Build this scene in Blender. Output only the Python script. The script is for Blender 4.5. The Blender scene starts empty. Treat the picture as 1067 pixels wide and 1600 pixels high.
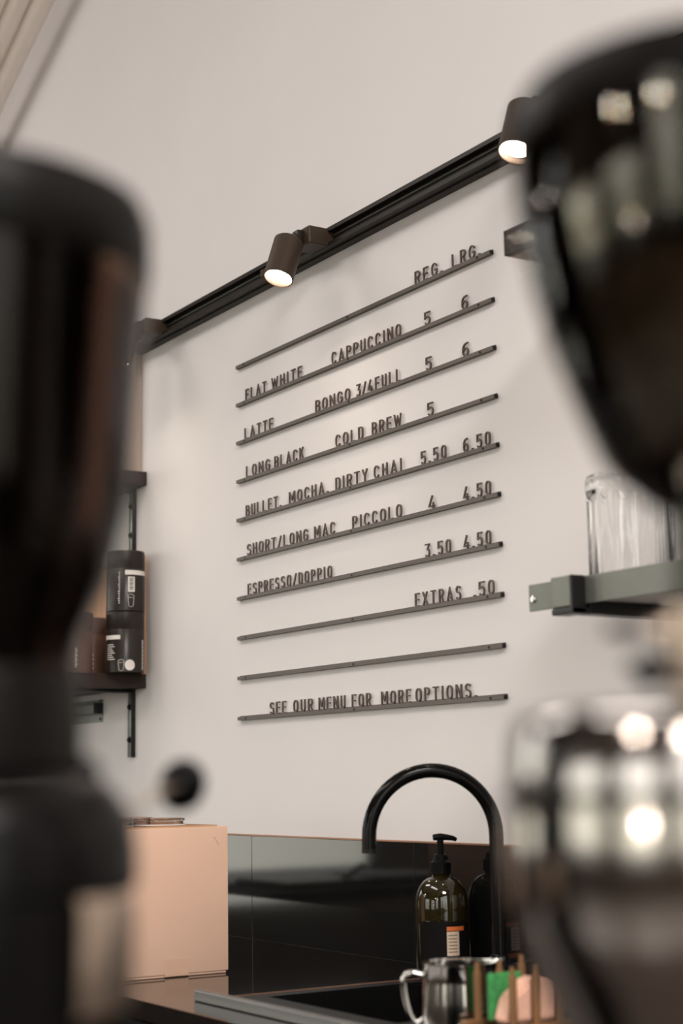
import bpy, bmesh, math, random
from mathutils import Vector, Matrix
random.seed(7)
PI = math.pi
scene = bpy.context.scene
COL = scene.collection

# ------------------------------------------------------------------ materials
def mat(name, col, rough=0.5, metal=0.0, var=0.04, scale=20.0, bump=0.0, coat=0.0, spec=0.5, emit=None, estr=0.0, trans=0.0, ior=1.45, stretch=None):
    m = bpy.data.materials.new(name); m.use_nodes = True
    nt = m.node_tree; b = nt.nodes['Principled BSDF']
    tc = nt.nodes.new('ShaderNodeTexCoord'); no = nt.nodes.new('ShaderNodeTexNoise')
    no.inputs['Scale'].default_value = scale; no.inputs['Detail'].default_value = 4
    if stretch:
        mp = nt.nodes.new('ShaderNodeMapping'); mp.inputs['Scale'].default_value = stretch
        nt.links.new(tc.outputs['Object'], mp.inputs['Vector']); nt.links.new(mp.outputs['Vector'], no.inputs['Vector'])
    else:
        nt.links.new(tc.outputs['Object'], no.inputs['Vector'])
    r = nt.nodes.new('ShaderNodeValToRGB')
    r.color_ramp.elements[0].position = 0.3; r.color_ramp.elements[1].position = 0.7
    r.color_ramp.elements[0].color = (*[max(0, c*(1-var)) for c in col], 1)
    r.color_ramp.elements[1].color = (*[min(1, c*(1+var)) for c in col], 1)
    nt.links.new(no.outputs['Fac'], r.inputs['Fac']); nt.links.new(r.outputs['Color'], b.inputs['Base Color'])
    b.inputs['Roughness'].default_value = rough; b.inputs['Metallic'].default_value = metal
    b.inputs['Coat Weight'].default_value = coat; b.inputs['Coat Roughness'].default_value = 0.03
    b.inputs['Specular IOR Level'].default_value = spec
    b.inputs['Transmission Weight'].default_value = trans; b.inputs['IOR'].default_value = ior
    if emit: b.inputs['Emission Color'].default_value = (*emit, 1); b.inputs['Emission Strength'].default_value = estr
    if bump:
        bp = nt.nodes.new('ShaderNodeBump'); bp.inputs['Strength'].default_value = bump; bp.inputs['Distance'].default_value = 0.002
        nt.links.new(no.outputs['Fac'], bp.inputs['Height']); nt.links.new(bp.outputs['Normal'], b.inputs['Normal'])
    return m

def thin_glass(name, tint, ior=1.45, rough=0.02):
    m = bpy.data.materials.new(name); m.use_nodes = True
    nt = m.node_tree; nt.nodes.remove(nt.nodes['Principled BSDF']); out = nt.nodes['Material Output']
    tr = nt.nodes.new('ShaderNodeBsdfTransparent'); gl = nt.nodes.new('ShaderNodeBsdfGlossy'); mx = nt.nodes.new('ShaderNodeMixShader'); fr = nt.nodes.new('ShaderNodeFresnel')
    no = nt.nodes.new('ShaderNodeTexNoise'); no.inputs['Scale'].default_value = 9
    r = nt.nodes.new('ShaderNodeValToRGB'); r.color_ramp.elements[0].color = (*[c*.97 for c in tint], 1); r.color_ramp.elements[1].color = (*tint, 1)
    nt.links.new(no.outputs['Fac'], r.inputs['Fac']); nt.links.new(r.outputs['Color'], tr.inputs['Color'])
    gl.inputs['Roughness'].default_value = rough; fr.inputs['IOR'].default_value = ior
    nt.links.new(fr.outputs['Fac'], mx.inputs['Fac']); nt.links.new(tr.outputs['BSDF'], mx.inputs[1]); nt.links.new(gl.outputs['BSDF'], mx.inputs[2])
    nt.links.new(mx.outputs['Shader'], out.inputs['Surface'])
    return m

M = dict(
    wall=mat('white_paint', (.785, .75, .745), .55, var=.015, scale=3, bump=.02),
    ceil=mat('ceiling_paint', (.72, .68, .64), .7, var=.01, scale=3),
    darkwall=mat('dark_timber_wall', (.06, .042, .032), .5, var=.3, scale=6, stretch=(1, 1, .1)),
    floor=mat('polished_concrete', (.20, .18, .165), .35, var=.15, scale=2),
    frame=mat('black_window_frame', (.03, .03, .03), .4),
    rail=mat('bronze_anodised_rail', (.115, .095, .083), .45, metal=.2, var=.08, scale=60, stretch=(.1, 1, 1)),
    letter=mat('dark_brown_acrylic', (.085, .055, .045), .4, var=.05),
    screw=mat('black_screw', (.012, .011, .01), .35, metal=.5),
    track=mat('black_track', (.020, .015, .012), .42, spec=.25, metal=.1, var=.15, scale=30),
    lamp=mat('bronze_black_lamp', (.050, .034, .024), .45, spec=.25, metal=.15, var=.06),
    glow=mat('lamp_glow', (1, .9, .8), .4, emit=(1, .82, .66), estr=60),
    reflector=mat('lamp_reflector', (.9, .75, .6), .25, metal=.7),
    ceramicpipe=mat('cream_painted_duct', (.86, .78, .71), .4, var=.02),
    shelfdark=mat('dark_stained_shelf', (.030, .019, .015), .55, spec=.2, var=.2, scale=14, stretch=(.2, 2, 2)),
    steelgrey=mat('grey_green_steel', (.17, .175, .155), .38, metal=.45, var=.08),
    bracket=mat('black_bracket', (.012, .012, .012), .35, metal=.3),
    galv=mat('galvanised_steel', (.28, .30, .28), .35, metal=.7, var=.08),
    chrome=mat('polished_steel', (.62, .60, .58), .09, metal=1.0, var=.03),
    softchrome=mat('satin_steel_body', (.42, .395, .375), .10, metal=1.0, var=.05),
    brushed=mat('brushed_steel', (.20, .195, .19), .42, metal=1.0, var=.08, scale=80, stretch=(.05, 1, 1)),
    tile=mat('black_gloss_panel', (.006, .006, .006), .05, var=.2, coat=.3, bump=.003, scale=5),
    copper=mat('copper_trim', (.35, .17, .10), .3, metal=.7),
    counter=mat('black_stone_counter', (.006, .005, .0045), .05, var=.3, scale=40),
    sink=mat('black_composite_sink', (.004, .004, .004), .45, spec=.12),
    tap=mat('satin_black_tap', (.004, .0036, .0034), .16, var=.05, spec=.16),
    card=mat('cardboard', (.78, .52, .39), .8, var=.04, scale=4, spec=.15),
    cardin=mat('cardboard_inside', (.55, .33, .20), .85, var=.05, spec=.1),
    tape=mat('brown_packing_tape', (.68, .44, .32), .35, var=.02),
    clear=mat('clear_plastic', (.97, .96, .95), .03, var=.005, trans=1.0, ior=1.4),
    jar=mat('jar_glass', (.97, .97, .97), .02, var=.005, trans=1.0, ior=1.45),
    rim=mat('pale_rim_glint', (.78, .68, .62), .25, var=.02),  # opaque pale colour standing in for bright glints on the cup rims
    bottle=mat('amber_bottle_glass', (.020, .015, .004), .05, coat=.4, var=.1, trans=.2),
    pump=mat('black_pump_plastic', (.003, .0028, .003), .4, spec=.1),
    orange=mat('orange_label', (.62, .14, .03), .5),
    cream=mat('cream_label', (.62, .48, .36), .6),
    ink=mat('black_ink', (.006, .005, .005), .6, spec=.1),
    can=mat('charcoal_card_tube', (.020, .015, .012), .3, spec=.35, var=.06),
    canbox=mat('brown_card_tube', (.12, .065, .05), .4, var=.06),
    white=mat('white_print', (.72, .68, .64), .5),
    wood=mat('orange_pine_board', (.62, .33, .17), .55, var=.12, scale=8, stretch=(4, 4, .4)),
    paleboard=mat('pale_brown_board', (.50, .385, .32), .6, var=.03, scale=5),
    bamboo=mat('bamboo', (.20, .095, .035), .5, var=.2, scale=18, stretch=(3, 3, .5)),
    sponge=mat('pink_sponge', (.80, .47, .35), .9, var=.08, scale=120, bump=.5),
    scourer=mat('green_scourer', (.05, .28, .08), .95, var=.3, scale=200, bump=.6),
    hopper=thin_glass('smoked_hopper', (.93, .90, .81), 1.37, .03),
    hoppertop=thin_glass('brown_smoked_hopper_top', (.30, .13, .05), 1.3, .08),
    hopperL=thin_glass('dark_smoked_hopper', (.40, .24, .15), 1.25, .15),
    lid=mat('black_lid_plastic', (.004, .0033, .003), .4, spec=.12),
    beans=mat('roasted_beans', (.018, .009, .005), .5, spec=.2, var=.3, scale=50),
    blackbody=mat('black_enamel', (.004, .0035, .0035), .3, spec=.12),
    greybody=mat('grey_brown_metal', (.66, .52, .41), .30, metal=.9, var=.05),
    bar=mat('dark_timber_bar', (.05, .035, .028), .4, var=.25, scale=8, stretch=(.3, 3, 3)),
    cabinet=mat('black_cabinet', (.006, .006, .006), .75, spec=.1),
    asphalt=mat('asphalt', (.05, .05, .05), .9),
    pendant=mat('pendant_glow', (1, .9, .8), .5, emit=(1, .87, .76), estr=125),
)

# ------------------------------------------------------------------ builders
def finish(name, bm, m, parent=None, smooth=True, angle=35):
    me = bpy.data.meshes.new(name)
    bmesh.ops.recalc_face_normals(bm, faces=bm.faces[:])
    bm.to_mesh(me); bm.free()
    if smooth:
        me.polygons.foreach_set('use_smooth', [True]*len(me.polygons))
        me.set_sharp_from_angle(angle=math.radians(angle))
    for k in (m if isinstance(m, (list, tuple)) else [m]): me.materials.append(k)
    o = bpy.data.objects.new(name, me); COL.objects.link(o)
    if parent: o.parent = parent
    return o
def tag(o, label=None, cat=None, group=None, kind=None):
    if label: o['label'] = label
    if cat: o['category'] = cat
    if group: o['group'] = group
    if kind: o['kind'] = kind
    return o
def thing(name, label, cat, loc=(0, 0, 0), rz=0, group=None):
    o = bpy.data.objects.new(name, None); COL.objects.link(o)
    o.empty_display_size = .05
    o.location = loc; o.rotation_euler = (0, 0, rz)
    return tag(o, label, cat, group)
def box(bm, x0, x1, y0, y1, z0, z1, bev=0.0, seg=2, mi=0):
    vs = [bm.verts.new(p) for p in ((x0,y0,z0),(x1,y0,z0),(x1,y1,z0),(x0,y1,z0),(x0,y0,z1),(x1,y0,z1),(x1,y1,z1),(x0,y1,z1))]
    fs = [bm.faces.new([vs[i] for i in q]) for q in ((0,3,2,1),(4,5,6,7),(0,1,5,4),(1,2,6,5),(2,3,7,6),(3,0,4,7))]
    for f in fs: f.material_index = mi
    if bev:
        es = list({e for f in fs for e in f.edges})
        bmesh.ops.bevel(bm, geom=es, offset=bev, segments=seg, profile=.5, affect='EDGES')
def bx(name, x0, x1, y0, y1, z0, z1, m, parent=None, bev=0.0, seg=2):
    bm = bmesh.new(); box(bm, x0, x1, y0, y1, z0, z1, bev, seg); return finish(name, bm, m, parent, smooth=False)
def lathe(bm, prof, seg=48, c=(0, 0), a0=0, a1=2*PI, z0=0.0):
    full = abs(a1-a0-2*PI) < 1e-6
    n = seg if full else seg+1
    rings = []
    for r, z in prof:
        if r < 1e-6: rings.append([bm.verts.new((c[0], c[1], z+z0))])
        else: rings.append([bm.verts.new((c[0]+r*math.cos(a0+(a1-a0)*i/seg), c[1]+r*math.sin(a0+(a1-a0)*i/seg), z+z0)) for i in range(n)])
    for A, B in zip(rings, rings[1:]):
        for i in range(seg):
            j = (i+1) % n
            if len(A) == 1 and len(B) == 1: continue
            if len(A) == 1: bm.faces.new((A[0], B[i], B[j]))
            elif len(B) == 1: bm.faces.new((A[i], B[0], A[j]))
            else: bm.faces.new((A[i], B[i], B[j], A[j]))
def lt(name, prof, m, parent=None, seg=48, c=(0, 0), z0=0.0, angle=35):
    bm = bmesh.new(); lathe(bm, prof, seg, c, z0=z0); return finish(name, bm, m, parent, angle=angle)
def arcpts(cx, cz, r, a0, a1, n=8, rz=None):
    rz = r if rz is None else rz
    return [(cx+r*math.cos(math.radians(a0+(a1-a0)*i/n)), cz+rz*math.sin(math.radians(a0+(a1-a0)*i/n))) for i in range(n+1)]
def tube(bm, pts, rad, seg=16, caps=True):
    pts = [Vector(p) for p in pts]; n = len(pts)
    rads = rad if isinstance(rad, (list, tuple)) else [rad]*n
    t0 = (pts[1]-pts[0]).normalized(); up = Vector((0, 0, 1)) if abs(t0.z) < .9 else Vector((1, 0, 0))
    nrm = t0.cross(up).normalized(); rings = []; pt = t0
    for i, p in enumerate(pts):
        t = ((pts[min(i+1, n-1)]-pts[max(i-1, 0)])).normalized()
        nrm = (pt.rotation_difference(t) @ nrm).normalized(); pt = t; bn = t.cross(nrm)
        rings.append([bm.verts.new(p+rads[i]*(math.cos(2*PI*k/seg)*nrm+math.sin(2*PI*k/seg)*bn)) for k in range(seg)])
    for a, b in zip(rings, rings[1:]):
        for k in range(seg): bm.faces.new((a[k], a[(k+1) % seg], b[(k+1) % seg], b[k]))
    if caps: bm.faces.new(rings[0][::-1]); bm.faces.new(rings[-1])
def tb(name, pts, rad, m, parent=None, seg=16):
    bm = bmesh.new(); tube(bm, pts, rad, seg); return finish(name, bm, m, parent, angle=50)
def prism_x(bm, poly, x0, x1):            # poly in (y, z)
    a = [bm.verts.new((x0, y, z)) for y, z in poly]; b = [bm.verts.new((x1, y, z)) for y, z in poly]
    n = len(poly)
    for i in range(n): bm.faces.new((a[i], a[(i+1) % n], b[(i+1) % n], b[i]))
    bm.faces.new(a[::-1]); bm.faces.new(b)
def copy_tree(o, parent=None):
    c = o.copy(); COL.objects.link(c)
    if parent: c.parent = parent
    for ch in [x for x in bpy.data.objects if x.parent == o]: copy_tree(ch, c)
    return c

# ------------------------------------------------------------------ camera
C0 = Vector((3.345891, -1.822201, -0.978283))
cA = Vector((0.532150, 0.846496, -0.016138)); cB = Vector((0.144932, -0.072299, 0.986797)); cF = Vector((-0.834153, 0.527463, 0.161158))
cam = bpy.data.cameras.new('camera'); co = bpy.data.objects.new('camera', cam); COL.objects.link(co)
R = Matrix((cA, cB, -cF)).transposed().to_4x4(); co.matrix_world = Matrix.Translation(C0) @ R
cam.sensor_fit = 'VERTICAL'; cam.sensor_height = 36; cam.lens = 2551.99/1600*36
cam.clip_start = .02
cam.dof.use_dof = True; cam.dof.focus_distance = 3.35; cam.dof.aperture_fstop = 3.45
scene.camera = co
def at(px, py, d):                       # a point of the room at distance d along a sight line
    return C0+(cF+cA*((px-533.5)/2551.99)-cB*((py-800)/2551.99))*d

# ------------------------------------------------------------------ setting
WY = .009; FZ = -2.31; CZ = 2.1
XL, XR, YF = -5.0, 6.2, -6.0
def struct(name, bm, m): return tag(finish(name, bm, m), kind='structure')
bm = bmesh.new(); box(bm, XL-.2, XR+.2, WY, WY+.15, FZ, CZ); struct('wall_back', bm, M['wall'])
bm = bmesh.new(); box(bm, XL-.2, XR+.2, YF-.2, WY+.15, FZ-.1, FZ); struct('floor', bm, M['floor'])
bm = bmesh.new(); box(bm, XL-.2, XR+.2, YF-.2, WY+.15, CZ, CZ+.1); struct('ceiling', bm, M['ceil'])
# window walls; openings sized for reflections, the upper left one added for them
def wall_holes(name, axis, c0, c1, u0, u1, holes, m):
    bm = bmesh.new(); us = sorted({u0, u1, *[h[0] for h in holes], *[h[1] for h in holes]})
    for a, b in zip(us, us[1:]):
        hh = [h for h in holes if h[0] <= a+1e-6 and h[1] >= b-1e-6]
        zs = [FZ]+[z for h in sorted(hh, key=lambda h: h[2]) for z in (h[2], h[3])]+[CZ]; segs = list(zip(zs[0::2], zs[1::2]))
        for z0, z1 in segs:
            if z1-z0 < 1e-4: continue
            if axis == 'x': box(bm, c0, c1, a, b, z0, z1)
            else: box(bm, a, b, c0, c1, z0, z1)
    return struct(name, bm, m)
WL = [(-3.70, -2.2, -1.80, -.93), (-3.70, -2.2, -.45, 1.1), (-5.75, -4.15, -1.80, 1.1)]
WR = [(-4.6, -1.0, -1.5, 1.3)]
wall_holes('wall_left', 'x', XL-.15, XL, YF, WY, WL, M['darkwall'])
WF = [(-4.4, -2.4, -1.5, 1.3), (-1.6, .6, -1.5, .10), (1.7, 3.3, -1.5, .10), (4.1, 5.6, -1.5, 1.3)]
wall_holes('wall_front', 'y', YF-.15, YF, XL, XR, WF, M['darkwall'])
wall_holes('wall_right', 'x', XR, XR+.15, YF, WY, WR, M['darkwall'])
wn = 0
def window(axis, c, u0, u1, z0, z1, nm):
    global wn; wn += 1
    bm = bmesh.new(); t = .05
    def bb(a, b, p, q):
        if axis == 'x': box(bm, c-.1, c-.04, a, b, p, q)
        else: box(bm, a, b, c-.1, c-.04, p, q)
    bb(u0, u0+t, z0, z1); bb(u1-t, u1, z0, z1); bb(u0, u1, z0, z0+t); bb(u0, u1, z1-t, z1)
    for k in range(1, nm): x = u0+(u1-u0)*k/nm; bb(x-.02, x+.02, z0, z1)
    if z1-z0 > 1.5: bb(u0, u1, z1-.75, z1-.71)
    struct('window_%d' % wn, bm, M['frame'])
for h in WL: window('x', XL, *h, 1)
for h in WR: window('x', XR+.15, *h, 3)
for h in WF: window('y', YF, *h, 3)
bm = bmesh.new(); box(bm, -22, 18, -24, 6, FZ-.5, FZ-.2); tag(finish('street_ground', bm, M['asphalt']), 'dark asphalt ground outside the windows', 'ground', kind='structure')

# ------------------------------------------------------------------ menu rails and letters
S = 0.0926402; RD = .009
ORD = ['first', 'second', 'third', 'fourth', 'fifth', 'sixth', 'seventh', 'eighth', 'ninth', 'tenth']
raildesc = ['topmost of ten, carrying REG. and LRG.', 'second from top, carrying FLAT WHITE and CAPPUCCINO', 'third from top, carrying LATTE and BONGO',
 'fourth from top, carrying LONG BLACK and COLD BREW', 'fifth from top, carrying BULLET, MOCHA and DIRTY CHAI', 'sixth from top, carrying SHORT/LONG MAC and PICCOLO',
 'seventh from top, carrying ESPRESSO/DOPPIO', 'eighth from top, carrying EXTRAS', 'empty, second from the bottom', 'lowest of ten, carrying SEE OUR MENU']
for i in range(10):
    rt = thing('menu_rail', 'thin bronze wall rail, '+raildesc[i], 'menu rail', (0, 0, -i*S), 0, 'letter rails of the wall menu')
    bm = bmesh.new(); H = .0078
    prism_x(bm, [(0, -H), (RD, -H), (RD, .0022), (.0065, .0022), (.0065, -.003), (.0022, -.003), (.0022, 0), (0, 0)], 0, 1.0)
    finish('rail_channel', bm, M['rail'], rt, smooth=False)
    for k, sx in enumerate((.040, .500, .961)):
        bm = bmesh.new(); bmesh.ops.create_cone(bm, cap_ends=True, segments=12, radius1=.0026, radius2=.0026, depth=.0014, matrix=Matrix.Translation((sx, -.0003, -.0042)) @ Matrix.Rotation(PI/2, 4, 'X'))
        finish('screw', bm, M['screw'], rt)
    bx('end_cap', .9995, 1.0012, .0004, RD-.0004, -H+.0003, -.0003, M['screw'], rt)

def arcp(cx, cy, rx, ry, a0, a1, n=8):
    return [(cx+rx*math.cos(math.radians(a0+(a1-a0)*i/n)), cy+ry*math.sin(math.radians(a0+(a1-a0)*i/n))) for i in range(n+1)]
def glyph(ch, w, t):
    L, Rr, B, T = t/2, w-t/2, t/2, 1-t/2; mx = w/2; r = (Rr-L)/2; m = .5
    if ch in 'O0': return [(arcp(mx, T-r*1.15, r, r*1.15, 0, 180, 10)+arcp(mx, B+r*1.15, r, r*1.15, 180, 360, 10), True)]
    if ch == 'C': return [(arcp(mx, T-r*1.15, r, r*1.15, 20, 180, 10)+arcp(mx, B+r*1.15, r, r*1.15, 180, 340, 10), False)]
    if ch == 'G': return [(arcp(mx, T-r*1.15, r, r*1.15, 25, 180, 10)+arcp(mx, B+r*1.15, r, r*1.15, 180, 360, 10)+[(Rr, .47), (mx+.02, .47)], False)]
    if ch == 'I': return [([(mx, 0), (mx, 1)], False)]
    if ch == 'L': return [([(L, 1), (L, B), (w, B)], False)]
    if ch == 'T': return [([(0, T), (w, T)], False), ([(mx, T), (mx, 0)], False)]
    if ch == 'F': return [([(w, T), (L, T), (L, 0)], False), ([(L, .52), (w*.86, .52)], False)]
    if ch == 'E': return [([(w, T), (L, T), (L, B), (w, B)], False), ([(L, .52), (w*.88, .52)], False)]
    if ch == 'H': return [([(L, 0), (L, 1)], False), ([(Rr, 0), (Rr, 1)], False), ([(L, .52), (Rr, .52)], False)]
    if ch == 'A': return [([(L*.9, 0), (mx, T), (w-L*.9, 0)], False), ([(w*.2, .27), (w*.8, .27)], False)]
    if ch == 'N': return [([(L, 0), (L, 1)], False), ([(Rr, 0), (Rr, 1)], False), ([(L, 1-t*.3), (Rr, t*.3)], False)]
    if ch == 'M': return [([(L, 0), (L, 1)], False), ([(Rr, 0), (Rr, 1)], False), ([(L, 1-t*.3), (mx, .35), (Rr, 1-t*.3)], False)]
    if ch == 'W': return [([(L*.8, 1), (w*.28, t*.4), (mx, .82), (w*.72, t*.4), (w-L*.8, 1)], False)]
    if ch == 'X': return [([(L, 0), (Rr, 1)], False), ([(L, 1), (Rr, 0)], False)]
    if ch == 'Y': return [([(L, 1), (mx, .45), (Rr, 1)], False), ([(mx, .47), (mx, 0)], False)]
    if ch == 'K': return [([(L, 0), (L, 1)], False), ([(Rr, 1), (L, .38)], False), ([(w*.42, .55), (Rr, 0)], False)]
    if ch == 'U': return [([(L, 1)]+arcp(mx, B+r, r, r, 180, 360, 10)+[(Rr, 1)], False)]
    if ch == '/': return [([(L*.6, 0), (w-L*.6, 1)], False)]
    if ch == '.': return [([(0, t*1.0), (w, t*1.0)], False)]
    bt = .5; rb = (T-bt)/2
    if ch == 'P': return [([(L, 0), (L, T)]+arcp(Rr-rb, T-rb, rb, rb, 90, -90, 8)+[(L, bt)], False)]
    if ch == 'R': return [([(L, 0), (L, T)]+arcp(Rr-rb, T-rb, rb, rb, 90, -90, 8)+[(L, bt)], False), ([(mx, bt), (Rr, 0)], False)]
    if ch == 'B': rc = (bt-B)/2; return [([(L, 0), (L, T)]+arcp(Rr-.02-rb, T-rb, rb, rb, 90, -90, 8)+[(L, bt)], False), ([(mx-.05, bt)]+arcp(Rr-rc, B+rc, rc, rc, 90, -90, 8)+[(L, B)], False)]
    if ch == 'D': rd = .26; return [([(L, B), (L, T)]+arcp(Rr-rd, T-rd, rd, rd, 90, 0, 6)+arcp(Rr-rd, B+rd, rd, rd, 0, -90, 6), True)]
    if ch == 'S': q = (T-.52)/2; q2 = (.52-B)/2; return [(arcp(mx, T-q, r, q, 25, 90, 4)+arcp(mx, T-q, r, q, 90, 265, 10)[1:]+arcp(mx, B+q2, r, q2, 85, -90, 10)+arcp(mx, B+q2, r, q2, -90, -160, 4)[1:], False)]
    if ch == '3': q2 = .29; return [([(L*.6, T), (Rr, T), (mx, .60)]+arcp(mx, B+q2, r, q2, 80, -150, 12), False)]
    if ch == '4': return [([(w, .24), (L*.4, .24), (w*.62, 1)], False), ([(w*.74, 0), (w*.74, .5)], False)]
    if ch == '5': q2 = .29; return [([(Rr+.03, T), (L*1.2, T), (L, .55)]+arcp(mx, B+q2, r, q2, 110, -150, 14), False)]
    if ch == '6': q2 = .27; return [(arcp(mx, B+q2, r, q2, 0, 360, 16)[:-1], True), ([(Rr, T)]+arcp(mx+.10, .55, r+.10, .38, 105, 180, 7)+[(L, B+q2)], False)]
    raise ValueError(ch)
def ribbon(bm, pts, closed, t, h, y0, y1):
    P = [Vector(p) for p in pts]; n = len(P); lo, hi = [], []
    for i in range(n):
        a = P[(i-1) % n] if (closed or i > 0) else None; b = P[(i+1) % n] if (closed or i < n-1) else None
        d1 = (P[i]-a).normalized() if a is not None and (P[i]-a).length > 1e-9 else None
        d2 = (b-P[i]).normalized() if b is not None and (b-P[i]).length > 1e-9 else None
        if d1 is None: d1 = d2
        if d2 is None: d2 = d1
        n1 = Vector((-d1.y, d1.x)); n2 = Vector((-d2.y, d2.x)); mm = n1+n2
        mm = mm.normalized() if mm.length > 1e-6 else n1
        k = min(1.8, 1/max(.3, mm.dot(n1)))
        lo.append(P[i]-mm*k*t/2); hi.append(P[i]+mm*k*t/2)
    def V(p, y): return bm.verts.new((p.x*h, y, p.y*h))
    q = [[V(lo[i], y0), V(hi[i], y0), V(hi[i], y1), V(lo[i], y1)] for i in range(n)]
    for i in range(n if closed else n-1):
        a, b = q[i], q[(i+1) % n]
        for k in range(4): bm.faces.new((a[k], a[(k+1) % 4], b[(k+1) % 4], b[k]))
    if not closed: bm.faces.new(q[0][::-1]); bm.faces.new(q[-1])
WD = {'I': .16, 'M': .74, 'W': .86, '.': .17, '/': .46, 'O': .58, 'N': .60, 'X': .62, 'A': .64, 'Y': .62, 'T': .56, 'G': .58, 'C': .56, 'L': .50, 'E': .50, 'F': .50}
ROWS = [(0, 'REG.', 0.7487, 0.8432), (0, 'LRG.', 0.8757, 0.9663), (1, 'FLAT', 0.0419, 0.1389), (1, 'WHITE', 0.1657, 0.301), (1, 'CAPPUCCINO', 0.4287, 0.6942), (1, '5', 0.7782, 0.7974), (1, '6', 0.9033, 0.9221), (2, 'LATTE', 0.0363, 0.169), (2, 'BONGO', 0.3584, 0.4987), (2, '3/4', 0.5242, 0.5848), (2, 'FULL', 0.5969, 0.6883), (2, '5', 0.7789, 0.7978), (2, '6', 0.9016, 0.9207), (3, 'LONG', 0.0425, 0.1537), (3, 'BLACK', 0.1758, 0.3035), (3, 'COLD', 0.4388, 0.5467), (3, 'BREW', 0.5816, 0.6886), (3, '5', 0.7811, 0.8005), (4, 'BULLET.', 0.0399, 0.2027), (4, 'MOCHA.', 0.2399, 0.4056), (4, 'DIRTY', 0.436, 0.5607), (4, 'CHAI', 0.586, 0.6865), (4, '5.50', 0.755, 0.8383), (4, '6.50', 0.8953, 0.9788), (5, 'SHORT/LONG', 0.0445, 0.3182), (5, 'MAC', 0.346, 0.4297), (5, 'PICCOLO', 0.5002, 0.6829), (5, '4', 0.7777, 0.7969), (5, '4.50', 0.8917, 0.9753), (6, 'ESPRESSO/DOPPIO', 0.0463, 0.4146), (6, '3.50', 0.7608, 0.8456), (6, '4.50', 0.8887, 0.9713), (7, 'EXTRAS', 0.7232, 0.8734), (7, '.50', 0.914, 0.9767), (9, 'SEE', 0.145, 0.2153), (9, 'OUR', 0.2486, 0.3287), (9, 'MENU', 0.3548, 0.4594), (9, 'FOR', 0.4864, 0.5567), (9, 'MORE', 0.5964, 0.6995), (9, 'OPTIONS.', 0.7178, 0.9133)]
LH = .0272; cardn = ['', 'only', 'two', 'three', 'four']
for ri, word, u0, u1 in ROWS:
    ws = [WD.get(c, .54) for c in word]; tw = sum(ws)*LH; room = u1-u0
    gap = (room-tw)/(len(word)-1) if len(word) > 1 else 0
    k = 1.0
    if len(word) > 1 and gap < .16*LH: k = (room-.16*LH*(len(word)-1))/tw; gap = .16*LH
    if len(word) > 1 and gap > .42*LH:
        k = min(1.2, (room-.42*LH*(len(word)-1))/tw); gap = (room-tw*k)/(len(word)-1)
    if len(word) == 1: k = room/tw
    x = u0; price = word[0] in '3456.' and '/' not in word
    for ci, ch in enumerate(word):
        w = ws[ci]*k
        bm = bmesh.new()
        for pts, cl in glyph(ch, w, .106): ribbon(bm, pts, cl, .106, LH, -.0017, .0017)
        nm, cat = ('menu_digit', 'digit') if ch.isdigit() else ('menu_slash', 'slash') if ch == '/' else ('menu_full_stop', 'full stop') if ch == '.' else ('menu_letter', 'letter')
        sym = {'.': 'full stop', '/': 'slash'}.get(ch, cat+' '+ch)
        tot = word.count(ch); occ = word[:ci].count(ch)
        which = '' if tot == 1 else (', %s of %s,' % (ORD[occ], cardn[tot]))
        where = ('price ' if price else '')+word
        if len(word) == 1: lab = 'dark brown %s, the %s price on the %s menu rail' % (sym, 'large' if u0 > .85 else 'regular', ORD[ri])
        else: lab = 'dark brown %s%s in %s on the %s menu rail' % (sym, which, where, ORD[ri])
        o = finish(nm, bm, M['letter'], smooth=False)
        o.location = (x, .0044, -ri*S-.0002)
        tag(o, lab, cat, 'characters standing on the menu rails')
        x += w*LH+gap

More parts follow.
